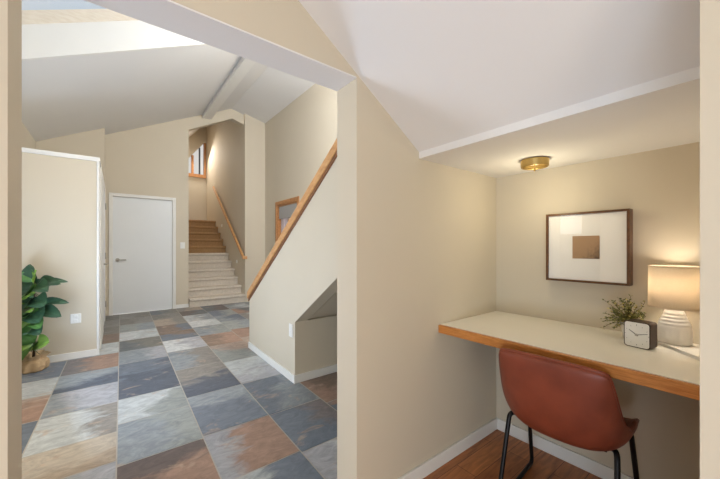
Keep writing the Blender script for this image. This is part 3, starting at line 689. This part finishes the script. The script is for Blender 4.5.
obj('hour_marks', bm, M['ink'], ck, local=True)

# ---- herb plant behind the clock
hp = thing('herb_plant', 'small green sprig plant behind the desk clock', 'plant', (1.85, .385, DZ))
px, py = 1.85, .385
bm = B(); lathe(bm, [(.001, DZ + .001), (.030, DZ + .001), (.036, DZ + .07), (.033, DZ + .072), (.031, DZ + .06), (.001, DZ + .06)], px, py, 28); obj('pot', bm, M['ceramic'], hp, smooth=True)
bm = B(); lf = B(); lc = lf.loops.layers.float_color.new('leaf_col')
rnd = random.Random(3)
def small_leaf(bm_, lay, p, d, up, L, Wd, colr):
    s = d.cross(up).normalized() * Wd
    pts = [p, p + d * L * .45 + s, p + d * L, p + d * L * .45 - s]; pts[1] = pts[1] + up * .002
    f = bm_.faces.new([bm_.verts.new(q) for q in pts])
    for lp in f.loops: lp[lay] = colr
for k in range(64):
    a = rnd.uniform(0, 2 * math.pi); lean = rnd.uniform(.2, 1.5); L = rnd.uniform(.07, .135)
    d = Vector((math.cos(a) * lean * .6, abs(math.sin(a)) * lean * (1 if rnd.random() < .68 else -.42), 1)).normalized(); p = Vector((px + .015 * math.cos(a), py + .015 * math.sin(a), DZ + .058)); pts = [p.copy()]
    steps = 9
    for i in range(steps):
        d = (d + Vector((rnd.uniform(-.12, .12), rnd.uniform(-.12, .12), -.12 * lean))).normalized(); p = p + d * L / steps
        p.x = min(p.x, XB - .02); p.y = max(p.y, .338)
        if p.z < DZ + .112 and p.x < 1.79: p.x = 1.79
        pts.append(p.copy())
        if i > 1:
            for q in range(3):
                b = rnd.uniform(0, 6.28); ld = (d * .6 + Vector((math.cos(b), math.sin(b), rnd.uniform(-.4, .6)))).normalized()
                if p.x + ld.x * .016 > XB - .006: ld.x = -abs(ld.x)
                if p.y < .352: ld.y = abs(ld.y)
                g = rnd.uniform(.75, 1.2); cc = s2l((132 * g, 136 * g, 84 * g)) if rnd.random() < .7 else s2l((min(255, 196 * g), min(255, 186 * g), 116 * g))
                small_leaf(lf, lc, p, ld, Vector((rnd.uniform(-.5, .5), rnd.uniform(-.5, .5), 1)).normalized(), rnd.uniform(.009, .017), rnd.uniform(.0028, .0046), tuple(cc) + (1,))
    tube(bm, pts, .0007, 4)
obj('stems', bm, M['stem'], hp); obj('foliage', lf, M['herb'], hp, fix=False)

# ---- fig plant on the hall floor
FX, FY = -.575, 4.29
fp = thing('fig_plant', 'leafy green fig plant in a brown paper wrapped pot on the slate floor', 'plant', (FX, FY, 0))
rnd = random.Random(11)
def ruffle(r, z, a):
    amp = .007 + .16 * max(0, z - .10)
    return r + amp * (math.sin(a * 5 + z * 14) + .6 * math.sin(a * 9 + 1.3 - z * 22)) * (1 if r > .03 else 0)
bm = B(); lathe(bm, [(.001, .001), (.08, .001), (.098, .015), (.105, .055), (.100, .09), (.082, .112), (.086, .128), (.108, .158), (.104, .157), (.082, .134), (.074, .112), (.066, .105), (.001, .102)], FX, FY, 60, ruffle)
obj('pot_wrap', bm, M['paper'], fp, smooth=False)
bm = B(); lathe(bm, [(.001, .110), (.060, .108), (.059, .105), (.001, .104)], FX, FY, 24); obj('soil', bm, M['soil'], fp)
bm = B(); stem = [(FX, FY, .10), (FX + .01, FY + .005, .26), (FX - .005, FY, .45), (FX + .01, FY - .005, .65), (FX + .005, FY, .9)]
tube(bm, stem, [.011, .010, .009, .007, .004], 8); obj('stem', bm, M['stem'], fp, smooth=True)
RIGHT = Vector((.788, -.615, 0)); FWD = Vector((.615, .788, 0)); UP = Vector((0, 0, 1))
bm = B(); lc = bm.loops.layers.float_color.new('leaf_col')
def fig_leaf(base, d, L, Wd, droop, colr, roll=0):
    """broad obovate leaf with a midrib fold, drooping tip"""
    d = d.normalized(); nrm = (UP * .7 - FWD * .75); nrm = (nrm - d * nrm.dot(d)).normalized(); side = d.cross(nrm).normalized()
    side = (side * math.cos(roll) + nrm * math.sin(roll)).normalized(); nrm = side.cross(d).normalized()
    nl, nw = 9, 6; rows = []
    for i in range(nl + 1):
        s = i / nl
        wv = Wd * (math.sin(math.pi * min(1, s ** .8)) ** .75 * (.62 + .5 * s) if 0 < s < 1 else .04)
        c = base + d * L * s - UP * droop * L * s * s
        row = []
        for j in range(nw + 1):
            t_ = -1 + 2 * j / nw
            row.append(bm.verts.new(c + side * wv * t_ + nrm * (wv * .28 * abs(t_) ** 1.3 + .008 * math.sin(9 * s + 3 * t_))))
        rows.append(row)
    for a, b in zip(rows, rows[1:]):
        for j in range(nw):
            f = bm.faces.new((a[j], a[j + 1], b[j + 1], b[j])); f.smooth = True
            mid = j in (nw // 2 - 1, nw // 2)
            for lp in f.loops: lp[lc] = tuple(min(1, q * (1.0 if j % 2 == 0 else 1.12) * (1.25 if mid else 1)) for q in colr) + (1,)
    pts = [base - d * .05 - UP * .02, base]; tube(bm, pts, .003, 5)
    for f in list(bm.faces)[-7:]:
        for lp in f.loops: lp[lc] = s2l((96, 110, 60)) + (1,)
DK, MD, LT = s2l((54, 82, 60)), s2l((82, 120, 62)), s2l((132, 166, 74))
def L3(r, f, u): return RIGHT * r + FWD * f + UP * u
S = lambda z: Vector((FX + .005, FY, z))
leaves = [
    (.84, (.05, -.25, 1.0), .18, .075, .1, DK), (.84, (-.5, -.3, .75), .18, .07, .3, MD), (.82, (.45, -.35, .75), .17, .055, .05, LT), (.80, (.9, .1, .55), .25, .075, .45, DK),
    (.78, (.85, -.35, .45), .25, .085, .5, DK), (.78, (-.8, -.4, .45), .22, .085, .4, DK), (.74, (-.3, -.9, .4), .22, .085, .6, DK), (.74, (.35, -.9, .4), .23, .09, .6, MD),
    (.70, (-.9, -.3, .3), .2, .075, .35, MD), (.68, (.9, -.5, .15), .23, .09, .35, DK), (.66, (.15, -1, .2), .2, .09, .75, DK), (.66, (-.75, -.6, .1), .22, .075, .4, LT),
    (.60, (.6, -.65, .4), .19, .07, .45, LT), (.56, (1, -.05, .25), .26, .075, .4, DK), (.54, (.8, -.6, .2), .23, .095, .4, DK), (.54, (-.4, -.8, .2), .2, .08, .5, DK), (.58, (.1, -.9, .3), .2, .09, .6, MD),
    (.50, (-.95, -.2, .15), .22, .06, .25, DK), (.46, (.75, -.5, .35), .21, .07, .5, MD), (.45, (-.7, -.5, .3), .2, .06, .5, LT), (.60, (-.8, .2, .3), .2, .075, .4, MD), (.76, (.4, .2, .5), .18, .075, .4, DK), (.48, (.1, -1, .2), .19, .08, .6, LT),
    (.42, (.8, -.5, .3), .2, .08, .5, DK), (.40, (-.4, -.8, .4), .2, .085, .5, MD), (.62, (.95, .2, .35), .28, .045, .3, DK), (.80, (.95, .2, .45), .28, .04, .3, DK), (.72, (.5, -.8, .5), .2, .09, .5, LT), (.52, (.3, -.9, .45), .21, .09, .5, MD), (.66, (-.4, -.8, .5), .2, .08, .4, DK),
    (.22, (.85, -.3, .55), .25, .085, .25, LT), (.20, (-.6, -.4, .6), .22, .09, .4, LT), (.22, (.25, -.9, .3), .22, .10, .75, MD), (.26, (-.2, -.5, .7), .2, .085, .4, MD)]
for z, d, L, Wd, dr, c in leaves:
    g = rnd.uniform(.9, 1.12); fig_leaf(S(z), L3(*d), L * 1.08, Wd * 1.12, dr, tuple(x * g for x in c), rnd.uniform(-.25, .25))
obj('foliage', bm, M['fig'], fp, fix=False)
